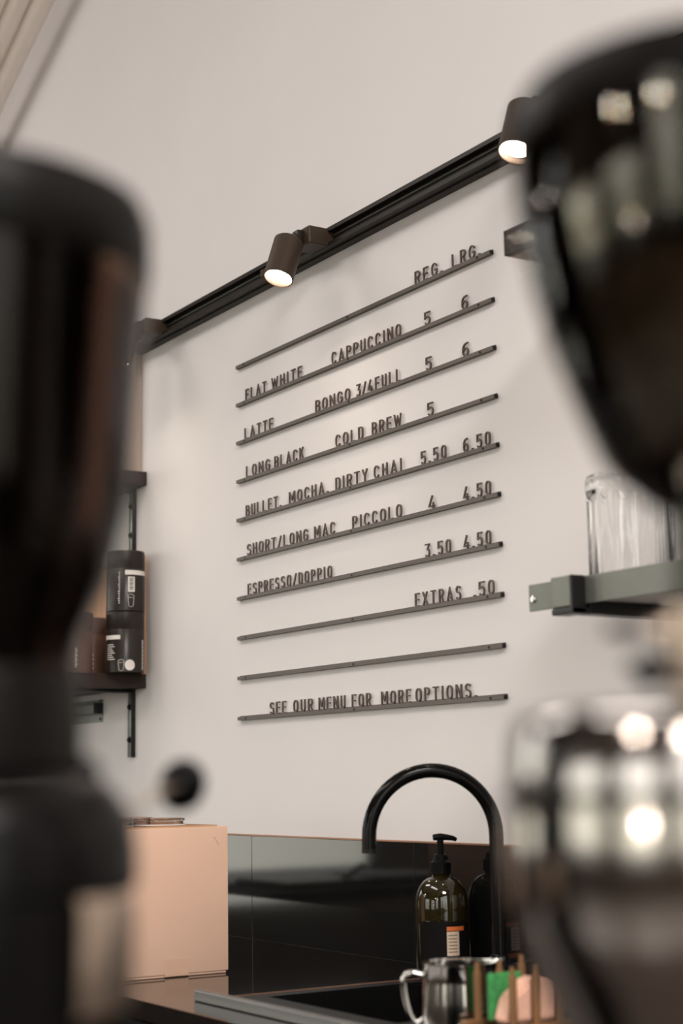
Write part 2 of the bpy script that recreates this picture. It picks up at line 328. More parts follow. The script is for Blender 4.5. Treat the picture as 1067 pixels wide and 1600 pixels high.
# ------------------------------------------------------------------ track and spots
trk = thing('lighting_track', 'long black lighting track fixed along the white wall above the menu', 'lighting track', (0, 0, .178))
bm = bmesh.new()
prism_x(bm, [(WY, -.021), (WY, .021), (-.028, .021), (-.028, .012), (-.012, .012), (-.012, -.012), (-.028, -.012), (-.028, -.021)], -.62, 3.2)
finish('track_profile', bm, M['track'], trk, smooth=False)
bm = bmesh.new()
for z in (-.006, .005): box(bm, -.61, 3.19, -.0155, -.012, z-.0012, z+.0012)
finish('conductor_strip', bm, M['galv'], trk, smooth=False)
bx('joint_piece', .17, .235, -.026, -.0125, -.009, .009, M['lamp'], trk, .001)
bx('lower_flange', -.62, 3.2, -.010, WY, -.0245, -.0212, M['track'], trk)
aim = Vector((.13, -.38, -1)).normalized()
def spot(x, label, power):
    t = thing('track_spotlight', label, 'spotlight', (x, 0, .178), 0, 'spotlights on the lighting track')
    bx('adapter', -.034, .034, -.075, -.012, -.020, .020, M['lamp'], t, .003)
    top = Vector((.022, -.118, -.021))
    bm = bmesh.new(); tube(bm, [(0, -.07, -.002), (.002, -.088, -.004), (.010, -.1, -.006), (.018, -.112, -.014)], .009, 12); box(bm, -.012, .012, -.09, -.074, -.016, .014, .002)
    finish('swivel_arm', bm, M['track'], t)
    tb('power_cable', [(-.010, -.074, .002), (-.004, -.088, .003), (.006, -.104, -.006), (.014, -.112, -.024)], .0024, M['lamp'], t, 8)
    q = Vector((0, 0, -1)).rotation_difference(aim).to_matrix().to_4x4(); MT = Matrix.Translation(top) @ q
    rr, L = .032, .098
    bm = bmesh.new(); lathe(bm, [(0, 0), (rr-.003, 0), (rr, -.003), (rr, -L), (rr-.002, -L-.0005), (rr-.003, -L+.001), (rr-.004, -L+.018)], 48); bm.transform(MT); finish('lamp_body', bm, M['lamp'], t)
    bm = bmesh.new(); lathe(bm, [(rr-.004, -L+.014), (.019, -L+.030)], 40); bm.transform(MT); finish('reflector', bm, M['reflector'], t)
    bm = bmesh.new(); lathe(bm, [(0, -L+.012), (rr-.0055, -L+.012)], 40); bm.transform(MT); finish('lens', bm, M['glow'], t)
    l = bpy.data.lights.new('spot_beam', 'SPOT'); l.energy = power*.36; l.color = (1, .84, .70); l.spot_size = math.radians(125); l.spot_blend = .9; l.shadow_soft_size = .03
    lo = bpy.data.objects.new('spot_beam', l); COL.objects.link(lo); lo.parent = t
    lo.matrix_local = MT @ Matrix.Translation((0, 0, -L-.012))
    return t
spot(.437, 'black cylinder spotlight in the middle of the track, above the menu rails', 5)
spot(1.245, 'black cylinder spotlight on the right of the track, beside the smoked hopper', 5)
spot(-.375, 'black cylinder spotlight at the left end of the track', 5)

# slanting ducts on the upper wall
slope = math.atan2(1.3756-1.2032, -1.0405+1.4312)
dirv = Vector((math.cos(slope), 0, math.sin(slope))); nrm = Vector((-math.sin(slope), 0, math.cos(slope)))
desc = ['lowest', 'middle', 'highest']
sight = Vector((-.9, .42, .42)).normalized()
step = dirv.cross(at(45, 60, 1)-C0).normalized()
if (step.dot(cA)) > 0: step = -step
edge = Vector((-1.0405, -.05, 1.3756)); DR = .0305
for k in range(3):
    base = edge+step*(DR+k*DR*2.04)
    a = base-dirv*2.3; b = base+dirv*1.6
    t = thing('wall_duct', 'cream painted pipe slanting up the wall in the corner, %s of three' % desc[k], 'pipe', tuple(a), 0, 'slanting cream pipes high on the wall')
    tb('pipe_tube', [Vector((0, 0, 0)), b-a], DR, M['ceramicpipe'], t, 40)
    for q in (.25, .97):
        p = (b-a)*q; dy = WY-.0005-a.y
        bm = bmesh.new(); tube(bm, [p-dirv*.010, p+dirv*.010], DR+.002, 40); finish('wall_strap', bm, M['ceramicpipe'], t)
        tb('strap_stem', [p+Vector((0, DR+.001, 0)), p+Vector((0, dy-p.y if abs(p.y) > 1e-6 else dy, 0))], .004, M['ceramicpipe'], t, 10)

# ------------------------------------------------------------------ left shelves
def bracket(parent, x, z, depth, leg):
    bm = bmesh.new(); box(bm, x-.014, x+.014, .001, WY, z-leg, z, .0006)
    b = finish('bracket', bm, M['galv'], parent)
    bx('bracket_edge', x+.0142, x+.0165, -.003, WY, z-leg, z, M['bracket'], b)
    bm = bmesh.new(); box(bm, x-.014, x+.014, -depth, .0008, z-.009, z, .001); finish('bracket_arm', bm, M['bracket'], b)
    for dz in (.045, leg-.045):
        bm = bmesh.new(); lathe(bm, [(0, .006), (.0035, .006), (.006, .004), (.006, 0), (.009, 0), (.009, -.0012), (0, -.0012)], 16)
        bm.transform(Matrix.Translation((x-.001, .0, z-dz)) @ Matrix.Rotation(PI/2, 4, 'X')); finish('bolt', bm, M['screw'], b)
def lshelf(z, label, leg):
    t = thing('wall_shelf', label, 'shelf', (0, 0, z), 0, 'dark shelves at the left end of the wall')
    bx('shelf_board', -1.55, -.507, -.245, WY, -.036, 0, M['shelfdark'], t, .0015)
    bracket(t, -.588, -.0362, .215, leg); bracket(t, -1.45, -.0362, .215, leg)
lshelf(-.703, 'dark brown shelf holding the stacked black tubes, on steel brackets', .175)
lshelf(-.171, 'upper dark shelf on the left wall above the stacked black tubes', .168)
bx_ = bx('leaning_board', -1.0, -.512, -.006, WY-.0005, -.703, -.392, M['wood'], None, .001); tag(bx_, 'orange wooden board against the wall behind the black tubes', 'board')
o = bx('upright_board', -.98, -.54, -.012, WY-.0005, -.171, .178, M['paleboard'], None, .001); tag(o, 'pale brown board standing upright on the upper left shelf under the track', 'board')

def canlabel(parent, name, m, r, px0, px1, z0, z1, cdir, R0=29.5):
    a0 = cdir+math.asin(max(-1, min(1, px0/R0))); a1 = cdir+math.asin(max(-1, min(1, px1/R0)))
    bm = bmesh.new(); lathe(bm, [(r, z0), (r, z1)], 12, a0=a0, a1=a1); return finish(name, bm, m, parent)
def can(x, y, z, label, kind):
    t = thing('cup_tube', label, 'tube', (x, y, z), 0, 'card tubes on the left shelf'); r = .0495; H = .156
    cd = math.atan2(C0.y-y, C0.x-x); k = H/88.0
    mm = M['canbox'] if kind == 'brown' else M['can']
    lt('tube_body', [(0, 0), (r-.001, 0), (r, .001), (r, H*.70), (r-.0004, H*.70+.0006)], mm, t)
    lt('tube_lid', [(r-.0004, H*.70+.0006), (r, H*.70+.0012), (r, H-.003), (r-.002, H-.0004), (0, H-.0004)], mm, t)
    r2 = r+.0004
    if kind == 'top':
        canlabel(t, 'white_band', M['white'], r2, -1, 29, 52*k, 58.5*k, cd)
        b = canlabel(t, 'barcode_sticker', M['white'], r2, 4, 14, 27*k, 49*k, cd)
        for i, q in enumerate((30, 32, 33.5, 36, 38, 39.5, 42, 44, 46)): canlabel(b, 'barcode_line', M['ink'], r2+.0002, 6, 12, q*k, (q+.9)*k, cd)
        icon(t, r2, 8.5, 5*k, 24*k, cd)
        for q in range(14): canlabel(t, 'print_line', M['white'], r2, -10-(q % 3)*.6, -8.4, (10+q*3.4)*k, (11.6+q*3.4)*k, cd)
    elif kind == 'bottom':
        canlabel(t, 'white_band', M['white'], r2, -28, -7, 47*k, 53*k, cd)
        for q in range(8): canlabel(t, 'print_line', M['white'], r2, -26, -15-(q % 3)*2.0, (18+q*3.0)*k, (19+q*3.0)*k, cd)
        icon(t, r2, -5.5, 1.5*k, 18*k, cd)
        # round sticker
        bm = bmesh.new(); cvs = []; ce = bm.verts.new((r2*math.cos(cd+math.asin(7.5/29.5)), r2*math.sin(cd+math.asin(7.5/29.5)), 10*k))
        for i in range(28):
            an = 2*PI*i/28; a = cd+math.asin((7.5+7.4*math.cos(an))/29.5); cvs.append(bm.verts.new((r2*math.cos(a), r2*math.sin(a), 10*k+7.4*k*math.sin(an)*1.05)))
        for i in range(28): bm.faces.new((ce, cvs[i], cvs[(i+1) % 28]))
        finish('round_sticker', bm, M['white'], t)
        for q in range(15): canlabel(t, 'print_line', M['white'], r2, 25.4, 27.3+(q % 2)*.5, (4+q*2.9)*k, (5.9+q*2.9)*k, cd)
    else:
        for q in range(9): canlabel(t, 'print_line', M['white'], r2, 2, 5+(q % 2), (8+q*3.2)*k, (9.8+q*3.2)*k, cd)
    return t
def icon(parent, r, px, z0, z1, cd):
    A = lambda p: cd+math.asin(max(-1, min(1, p/29.5)))
    P = lambda p, z: (r*math.cos(A(p)), r*math.sin(A(p)), z)
    h = z1-z0
    tb('cup_icon', [P(px-4.2, z0+h*.75), P(px-3.2, z0+h*.08), P(px, z0), P(px+3.2, z0+h*.08), P(px+4.4, z0+h*.75), P(px, z0+h*.72), P(px-4.2, z0+h*.75), P(px-4.4, z0+h*.92), P(px, z0+h), P(px+4.4, z0+h*.9), P(px+4.4, z0+h*.75)], .0006, M['white'], parent, 6)
can(-.494, -.058, -.703, 'lower black card tube with a round white sticker, on the left shelf', 'bottom')
can(-.4925, -.058, -.547, 'upper black card tube with a barcode, stacked on another on the left shelf', 'top')
can(-.560, -.172, -.703, 'brown card tube left of the stacked black ones on the left shelf', 'brown')
can(-.680, -.075, -.703, 'brown card tube at the back of the left shelf', 'brown')

# ticket rail
t = thing('ticket_rail', 'grey metal ticket rail screwed to the wall under the left shelf', 'ticket rail', (-.777, 0, -.785))
bm = bmesh.new(); prism_x(bm, [(WY, -.031), (.006, -.031), (.006, -.010), (-.018, -.006), (-.022, .016), (-.004, .018), (.006, .024), (.006, .030), (WY, .030)], -.55, 0); finish('rail_body', bm, M['galv'], t, smooth=False)
bx('end_piece', 0.0002, .003, -.020, .006, -.008, .020, M['bracket'], t)
for z in (-.022, .0265):
    bm = bmesh.new(); bmesh.ops.create_uvsphere(bm, u_segments=10, v_segments=6, radius=.0035, matrix=Matrix.Translation((-.010, .0055, z))); finish('screw', bm, M['screw'], t)

# ------------------------------------------------------------------ right shelves
t = thing('wall_shelf', 'dark shelf high on the right wall behind the smoked hopper', 'shelf', (1.322, 0, -.137))
bx('shelf_underside', 0, 1.3, -.205, WY, -.003, .0005, M['paleboard'], t)
bx('shelf_core', .0, 1.3, -.206, WY, .0008, .038, M['shelfdark'], t, .001)
bx('front_strip', -.0015, 1.3, -.219, -.2065, -.0025, .040, M['shelfdark'], t, .0008)
bx('bracket_arm', .10, .13, -.2, WY, -.018, -.0035, M['bracket'], t, .001)
t = thing('wall_shelf', 'right shelf with grey steel front bar, holding the clear glass jar', 'shelf', (1.362, 0, -.726))
bx('shelf_board', .012, 1.2, -.219, WY, .004, .034, M['ceil'], t, .001)
bx('front_bar', 0, 1.2, -.2255, -.2195, -.001, .0405, M['steelgrey'], t, .0006)
bm = bmesh.new(); lathe(bm, [(0, .0035), (.004, .0032), (.0058, .0015), (.006, 0)], 20); bm.transform(Matrix.Translation((.012, -.2257, .017)) @ Matrix.Rotation(PI/2, 4, 'X')); finish('bolt', bm, M['chrome'], t)
bx('bracket_arm', .105, .135, -.2185, WY, -.0165, .0035, M['bracket'], t, .001)
bx('bracket_clip', .085, .13, -.252, -.226, -.006, .041, M['steelgrey'], t, .002)
bx('clip_side', .1302, .1345, -.2525, -.2262, -.0165, .041, M['bracket'], t, .001)
bx('clip_foot', .085, .1345, -.252, -.2192, -.0165, -.0065, M['bracket'], t, .002)
t = thing('glass_jar', 'tall clear ribbed glass jar with a rim band on the right shelf', 'jar', (1.478, -.120, -.692))
r = .061; H = .168
bm = bmesh.new(); seg = 96; prof = [(r*.93, .0), (r, .006), (r, H*.80), (r*.985, H*.815), (r*1.01, H*.83), (r*1.01, H*.985), (r*.99, H), (r*.95, H), (r*.95, H*.80), (r*.93, .01), (0, .009)]
lathe(bm, [(0, 0)]+prof, seg)
for v in bm.verts:
    rr = math.hypot(v.co.x, v.co.y)
    if rr > .9*r and v.co.z < H*.81:
        s_ = 1+.022*math.cos(12*math.atan2(v.co.y, v.co.x)); v.co.x *= s_; v.co.y *= s_
finish('jar_body', bm, M['jar'], t)
lt('lid_band', [(r*1.02, H*.86), (r*1.035, H*.87), (r*1.035, H*.97), (r*1.02, H*.98)], M['jar'], t)
t2 = thing('glass_jar', 'second clear glass jar standing further right on the right shelf', 'jar', (1.64, -.115, -.692))
lt('jar_body', [(0, 0), (r*.9, 0), (r*.95, .005), (r*.95, H*.9), (r*.9, H*.9), (r*.9, .01), (0, .01)], M['jar'], t2)

# ------------------------------------------------------------------ backsplash, counter, sink, tap
CT = -1.3277
t = thing('backsplash', 'black glossy splashback panels with copper top trim behind the counter', 'splashback', (0, 0, CT))
WZ = WY-.0006
xs = [-1.6, -.75, .0605, .60, .70, 1.9, 3.1]
xs = [-1.6, -.77, .0605, .7035, 1.9, 3.1]
for a, b in zip(xs, xs[1:]): bx('panel', a+.0006, b-.0006, .0015, WZ, .0, -1.1022-CT, M['tile'], t, .0006)
bx('top_trim', -1.6, 3.1, .0008, WZ, -1.1019-CT, -1.099-CT, M['copper'], t)
cf = -.645
t = thing('worktop', 'glossy black stone worktop below the splashback', 'worktop', (0, 0, CT))
HX0, HX1, HY0, HY1 = .965, 1.34, -.475, -.175
bm = bmesh.new()
box(bm, -1.6, HX0, cf, WZ, -.03, 0); box(bm, HX1, 3.1, cf, WZ, -.03, 0); box(bm, HX0, HX1, cf, HY0, -.03, 0); box(bm, HX0, HX1, HY1, WZ, -.03, 0)
bmesh.ops.remove_doubles(bm, verts=bm.verts[:], dist=1e-5)
finish('worktop_slab', bm, M['counter'], t, smooth=False)
t = thing('base_cabinet', 'black base cabinet carrying the worktop', 'cabinet', (0, 0, FZ))
bm = bmesh.new(); zt = CT-.031-FZ
box(bm, -1.6, HX0-.02, -.615, WZ, .1, zt); box(bm, HX1+.02, 3.1, -.615, WZ, .1, zt); box(bm, HX0-.02, HX1+.02, -.615, WZ, .1, zt-.26); box(bm, -1.6, 3.1, -.56, WZ, 0, .1)
finish('cabinet_carcass', bm, M['cabinet'], t, smooth=False)
for k in range(8): bx('cabinet_door', -1.6+k*.5875+.002, -1.6+(k+1)*.5875-.002, -.639, -.617, .1, zt-.004, M['cabinet'], t, .001)
t = thing('sink', 'black inset sink with thin rim under the curved tap', 'sink', (0, 0, CT+.0003))
bm = bmesh.new()
for q in ((.932, HX0+.002, -.513, -.135), (HX1-.002, 1.40, -.513, -.135), (HX0, HX1, -.513, HY0+.002), (HX0, HX1, HY1-.002, -.135)): box(bm, q[0], q[1], q[2], q[3], 0, .0035)
finish('sink_rim', bm, M['sink'], t, smooth=False)
bm = bmesh.new(); a = .003
box(bm, HX0+.003, HX0+.006, HY0+.003, HY1-.003, -.2, .0); box(bm, HX1-.006, HX1-.003, HY0+.003, HY1-.003, -.2, .0)
box(bm, HX0+.003, HX1-.003, HY0+.003, HY0+.006, -.2, .0); box(bm, HX0+.003, HX1-.003, HY1-.006, HY1-.003, -.2, .0); box(bm, HX0+.003, HX1-.003, HY0+.003, HY1-.003, -.204, -.2)
finish('sink_bowl', bm, M['sink'], t, smooth=False)
bx('rim_edge', .930, .9335, -.515, -.134, -.0002, .0048, M['copper'], t, .0006)
o = bx('steel_ledge', .913, 1.42, -.580, -.565, CT+.0003, CT+.018, M['brushed'], None, .0018); tag(o, 'brushed steel ledge bar along the front edge of the sink', 'ledge')

t = thing('kitchen_tap', 'tall black gooseneck tap curving over the sink', 'tap', (1.096, -.100, CT+.0004))
sp = Vector((1.0084-1.096, -.300+.100, 0)); rad = sp.length/2; sd = sp.normalized(); zc = -1.076-(CT+.0004)
pts = [Vector((0, 0, .02)), Vector((0, 0, .12)), Vector((0, 0, zc-.06)), Vector((0, 0, zc))]
for i in range(1, 29):
    a = PI*i/28; pts.append(sd*(rad-rad*math.cos(a))+Vector((0, 0, zc+rad*math.sin(a))))
pts.append(sp+Vector((0, 0, zc-.010))); pts.append(sp+Vector((0, 0, zc-.024)))
tb('spout_pipe', pts, .0122, M['tap'], t, 24)
lt('tap_base', [(0, 0), (.026, 0), (.026, .006), (.019, .010), (.017, .05), (.0135, .055), (0, .055)], M['tap'], t)
bm = bmesh.new(); tube(bm, [(.012, .006, .035), (.03, .012, .037), (.075, .024, .052)], [.007, .006, .0045], 12); finish('tap_lever', bm, M['tap'], t)
bm = bmesh.new(); lathe(bm, [(.0100, -.003), (.0126, -.003), (.0128, .004), (.0123, .004)], 24); bm.transform(Matrix.Translation(sp+Vector((0, 0, zc-.023)))); finish('aerator', bm, M['screw'], t)

# soap bottle
BX, BY = .8738, -.058
t = thing('soap_bottle', 'dark amber pump bottle with an orange and cream label, beside the tap', 'bottle', (BX, BY, CT+.0004))
zb = CT+.0004; r = .0475
sh = -1.205-zb; nk = -1.157-zb
lt('bottle_body', [(0, 0), (r-.004, 0), (r, .004), (r, sh)]+[(r-(r-.017)*(1-math.cos(math.radians(a))), sh+(nk-sh)*math.sin(math.radians(a))) for a in (15, 30, 45, 60, 75, 90)]+[(.015, nk+.006), (0, nk+.006)], M['bottle'], t, 64, angle=60)
lt('pump_collar', [(0, nk+.0062), (.0185, nk+.0062), (.0185, nk+.026), (.014, nk+.030), (.012, nk+.040), (0, nk+.040)], M['pump'], t, 32)
ph = bmesh.new(); tube(ph, [(0, 0, nk+.0402), (0, 0, nk+.066)], .0062, 16)
ad = Vector((.40, .917, 0)).normalized()
finish('pump_stem', ph, M['pump'], t)
ph = bmesh.new(); z0 = nk+.0705; tube(ph, [Vector((0, 0, z0))-ad*.013, Vector((0, 0, z0+.001)), ad*.012+Vector((0, 0, z0)), ad*.024+Vector((0, 0, z0-.002)), ad*.030+Vector((0, 0, z0-.005))], [.0055, .0065, .0055, .0045, .0035], 14)
finish('pump_nozzle', ph, M['pump'], t)
cd = math.atan2(C0.y-BY, C0.x-BX)
def patch(name, m, a0, a1, zz0, zz1, rr, parent):
    bm = bmesh.new(); lathe(bm, [(rr, zz0), (rr, zz1)], 14, a0=cd+math.radians(a0), a1=cd+math.radians(a1)); return finish(name, bm, m, parent)
pz = lambda py: (1400-py)/866.0-1.191-zb
lab = patch('bottle_label', M['ink'], -50, 66, pz(1508), pz(1436), r+.0004, t)
patch('orange_band', M['orange'], 9, 52, pz(1450), pz(1443.5), r+.0009, lab)
patch('cream_panel', M['cream'], 9, 37, pz(1487), pz(1451), r+.0009, lab)
patch('lower_orange_band', M['orange'], 9, 52, pz(1498), pz(1491), r+.0009, lab)
for q in (1456, 1461, 1466, 1471, 1476, 1481): patch('text_line', M['ink'], 12, 30+(q*7) % 5, pz(q+1.1), pz(q), r+.0012, lab)

# milk jug
t = thing('milk_jug', 'polished steel milk jug in front of the pump bottle', 'jug', (1.526, -.500, CT))
JH = .1062; JK = .9
jp = [(0, 0), (.050, 0), (.0555, .006), (.0565, .035), (.055, .08), (.0515, .120), (.0505, JH-.002), (.0515, JH), (.0492, JH), (.0490, JH-.004), (.050, .12), (.0535, .08), (.055, .035), (.053, .008), (0, .006)]
jp = [(a*.86, b*.81) for a, b in [(0, 0), (.050, 0), (.0555, .006), (.0575, .03), (.0565, .07), (.0545, .100), (.0540, .129), (.055, .131), (.0527, .131), (.0525, .127), (.053, .10), (.0550, .07), (.056, .03), (.053, .008), (0, .006)]]
bm = bmesh.new(); lathe(bm, jp, 64)
sdir = Vector((.532, .846, 0)).normalized()
for v in bm.verts:
    if v.co.z > .080:
        d = Vector((v.co.x, v.co.y, 0)); k = max(0, d.normalized().dot(sdir)) if d.length > 0 else 0
        k = k**12*(v.co.z-.080)/(JH-.080); v.co += sdir*k*.016+Vector((0, 0, k*.004))
finish('jug_body', bm, M['chrome'], t)
hd = -sdir
hp = [hd*a+Vector((0, 0, JH-b)) for a, b in ((.045, .017), (.058, .013), (.069, .014), (.0735, .021), (.072, .042), (.067, .063), (.060, .075), (.054, .078), (.047, .073))]
def smooth(p, n=2):
    for _ in range(n):
        q = [p[0]]
        for a, b in zip(p, p[1:]): q += [a*.75+b*.25, a*.25+b*.75]
        p = q+[p[-1]]
    return p
tb('jug_handle', smooth(hp), .0039, M['chrome'], t, 14)

# bamboo rack, sponge, scourer
t = thing('bamboo_rack', 'small bamboo rack with upright pegs beside the milk jug', 'rack', (1.6435, -.486, CT))
for xx in (-.045, .028):
    for yy in (-.036, 0, .036):
        hh = .113+(.004 if yy > .01 else 0)
        tb('peg', [(xx, yy, .012), (xx, yy, hh-.012), (xx, yy, hh-.011), (xx, yy, hh)], [.0056, .0052, .0036, .0033], M['bamboo'], t, 12)
for zz in (.012, .038):
    for xx in (-.045, .028): bx('side_rail', xx-.0055, xx+.0055, -.062, .062, zz-.0045, zz+.0045, M['bamboo'], t, .002)
for yy in (-.057, .057): bx('cross_rail', -.050, .033, yy-.005, yy+.005, .0, .0068, M['bamboo'], t, .002)
bm = bmesh.new(); P = [(-.040, 0), (.050, 0), (.054, .026), (.030, .050), (.006, .054), (-.030, .030)]
a = [bm.verts.new((-.016, y, z)) for y, z in P]; b = [bm.verts.new((.016, y, z)) for y, z in P]
for i in range(6): bm.faces.new((a[i], a[(i+1) % 6], b[(i+1) % 6], b[i]))
bm.faces.new(a[::-1]); bm.faces.new(b); bmesh.ops.bevel(bm, geom=bm.edges[:], offset=.004, segments=3, affect='EDGES')
o = finish('sponge', bm, M['sponge']); o.location = (1.6485, -.486, CT+.0435); tag(o, 'peach pink sponge held upright between the bamboo pegs', 'sponge')
o = bx('scouring_pad', -.0045, .004, -.040, .012, 0, .058, M['scourer'], None, .003); o.location = (1.6265, -.486, CT+.0435); tag(o, 'green scouring pad behind the pink sponge in the bamboo rack', 'scouring pad')

# ------------------------------------------------------------------ cardboard box with cups
bx0, bx1, by0, by1 = .25, .6024, -.625, -.350; HB = .2652; z0 = CT+.0004
t = thing('cardboard_box', 'open brown cardboard box on the worktop against the splashback', 'box', (0, 0, z0))
bm = bmesh.new(); w = .004
box(bm, bx1-w, bx1, by0, by1, .005, HB, .0012); box(bm, bx0, bx0+w, by0, by1, .005, HB, .0012); box(bm, bx0+w, bx1-w, by0, by0+w, .005, HB, .001); box(bm, bx0+w, bx1-w, by1-w, by1, .005, HB, .001)
box(bm, bx0+.003, bx1-.003, by0+.003, by1-.003, 0, .005, .0015)
finish('box_walls', bm, M['card'], t)
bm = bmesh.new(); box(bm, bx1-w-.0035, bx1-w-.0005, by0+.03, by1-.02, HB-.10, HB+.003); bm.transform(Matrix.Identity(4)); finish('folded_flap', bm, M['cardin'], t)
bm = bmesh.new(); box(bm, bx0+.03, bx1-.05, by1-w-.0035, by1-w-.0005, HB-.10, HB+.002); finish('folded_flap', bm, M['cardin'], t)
bx('tape_strip', bx1, bx1+.0005, -.480, -.432, .004, .032, M['tape'], t)
bx('tape_strip', bx1, bx1+.0005, -.480, -.432, .002, .0038, M['tape'], t)
bm = bmesh.new(); box(bm, 0, .0006, -.0012, .0012, -.009, .009); bm.transform(Matrix.Translation((bx1+.0002, -.374, HB-.026)) @ Matrix.Rotation(math.radians(35), 4, 'X')); finish('scuff_mark', bm, M['cream'], t)
cups = []
gr = .0475
k = 0
locs = ['near the camera side right', 'near the camera side left', 'far side right', 'far side left']
names = {}
n = 0
for ix in range(2):
    for iy in range(2):
        x = bx1-.080-ix*.135; y = by1-.105-iy*.105
        g = thing('plastic_cup', 'stacked clear cup in the open cardboard box, %s' % locs[n], 'cup', (x, y, z0+.0055), 0, 'clear cups stacked in the cardboard box') if n == 0 else copy_tree(cups[0])
        if n == 0:
            TH = .2745
            lt('cup_wall', [(0, .0), (gr*.8, 0), (gr*.80, .20), (gr, TH-.004), (gr+.0025, TH-.003), (gr+.003, TH), (gr+.001, TH+.001), (gr-.001, TH-.002), (gr*.78, .20), (gr*.72, .004), (0, .004)], M['clear'], g, 32)
            lt('rim_glint_ring', [(gr+.003, TH-.012), (gr+.0042, TH-.0115), (gr+.0042, TH-.0095), (gr+.003, TH-.009)], M['rim'], g, 32)  # thin pale ring painting the glint along the rim
        else:
            g.location = (x, y, z0+.0055); g['label'] = 'stacked clear cup in the open cardboard box, %s' % locs[n]
        cups.append(g); n += 1

# ------------------------------------------------------------------ foreground bar and grinders
BT = -1.262
t = thing('service_bar', 'dark timber service bar in the foreground carrying both grinders', 'bar', (0, 0, FZ))
bx('bar_top', 1.85, 3.25, -1.80, -1.12, BT-FZ-.04, BT-FZ, M['bar'], t, .003)
bx('bar_front', 1.88, 3.22, -1.76, -1.16, 0, BT-FZ-.041, M['cabinet'], t)
def beans(parent_name, cx, cy, zlo, zhi, rfun, label, kf=.86):
    bm = bmesh.new(); rng = random.Random(3)
    lathe(bm, [(0, zlo)]+[(rfun(zlo+(zhi-zlo)*i/8)*kf, zlo+(zhi-zlo)*i/8) for i in range(9)]+[(0, zhi+.006)], 32, (cx, cy))
    for i in range(420):
        z = zlo+(zhi-zlo)*rng.random(); a = rng.random()*2*PI; rr = rfun(z)*(kf+.02)
        mt = Matrix.Translation((cx+rr*math.cos(a), cy+rr*math.sin(a), z)) @ Matrix.Rotation(rng.random()*6, 4, 'X') @ Matrix.Rotation(rng.random()*6, 4, 'Z') @ Matrix.Diagonal((.0055, .0040, .003, 1))
        bmesh.ops.create_icosphere(bm, subdivisions=1, radius=1, matrix=mt)
    o = finish(parent_name, bm, M['beans']); tag(o, label, 'coffee beans', kind='stuff'); return o
# left grinder
LX, LY = 2.6569, -1.5825
t = thing('coffee_grinder', 'dark coffee grinder with a black lidded hopper, blurred at the left edge', 'coffee grinder', (LX, LY, BT))
g = lambda z: z-BT
lt('hopper_lid', [(0, g(-.716)), (.070, g(-.716)), (.077, g(-.720)), (.081, g(-.729)), (.081, g(-.752)), (.079, g(-.755)), (0, g(-.755))], M['lid'], t, 64)
lt('hopper', [(.080, g(-.756)), (.077, g(-.785)), (.0725, g(-.85)), (.064, g(-.89)), (.051, g(-.917)), (.049, g(-.930)), (.0465, g(-.930)), (.0485, g(-.915)), (.0615, g(-.888)), (.070, g(-.85)), (.0745, g(-.785)), (.077, g(-.756))], M['hopperL'], t, 64)
lt('hopper_collar', [(0, g(-.9305)), (.050, g(-.9305)), (.052, g(-.934)), (.052, g(-.972)), (.049, g(-.975)), (0, g(-.975))], M['lid'], t, 48)
lt('grinder_body', [(0, g(-.9755)), (.058, g(-.9755)), (.067, g(-.982)), (.074, g(-.994)), (.0762, g(-1.008))]+[(.0762, g(-1.021)), (.0740, g(-1.0215)), (.0735, g(-1.072)), (.070, g(-1.09)), (.070, g(-1.245)), (.09, g(-1.25)), (.09, 0), (0, 0)], [M['blackbody']], t, 64)
cdl = math.atan2(C0.y-LY, C0.x-LX)
bm = bmesh.new(); lathe(bm, [(.0738, g(-1.0235)), (.0760, g(-1.0265)), (.0762, g(-1.040)), (.0758, g(-1.066)), (.0736, g(-1.0705))], 20, a0=cdl+math.radians(39), a1=cdl+math.radians(74)); finish('wall_reflection_plate', bm, M['greybody'], t)  # metal patch added to show the pale wall's reflection on the body
def loc(parent, p): return Vector(p)-Vector(parent.location)
kn = at(285, 1227, .92); ar = at(215, 1262, .80); body = Vector((2.690, -1.535, -.994))
tb('dosing_lever', [loc(t, body), loc(t, ar+Vector((0, 0, .0))), loc(t, ar*.6+kn*.4+Vector((0, 0, .003))), loc(t, kn)], .0017, M['greybody'], t, 12)
bm = bmesh.new(); bmesh.ops.create_uvsphere(bm, u_segments=24, v_segments=14, radius=.0134, matrix=Matrix.Translation(loc(t, kn)) @ Matrix.Rotation(.6, 4, 'Y') @ Matrix.Diagonal((1, 1, 1.15, 1))); finish('lever_knob', bm, M['pump'], t)
bm = bmesh.new(); bmesh.ops.create_uvsphere(bm, u_segments=20, v_segments=12, radius=.0075, matrix=Matrix.Translation((.053*cA.x, .053*cA.y, g(-.974)))); finish('adjuster_knob', bm, M['pump'], t)
def rl(z):
    P = [(-.756, .077), (-.785, .0745), (-.85, .070), (-.888, .0615), (-.915, .0485), (-.93, .0465)]
    for (a, ra), (b, rb) in zip(P, P[1:]):
        if b <= z <= a: return rb+(ra-rb)*(z-b)/(a-b)
    return P[0][1] if z > P[0][0] else P[-1][1]
beans('coffee_beans', LX, LY, -.928, -.775, rl, 'dark roasted coffee beans filling the left grinder hopper')
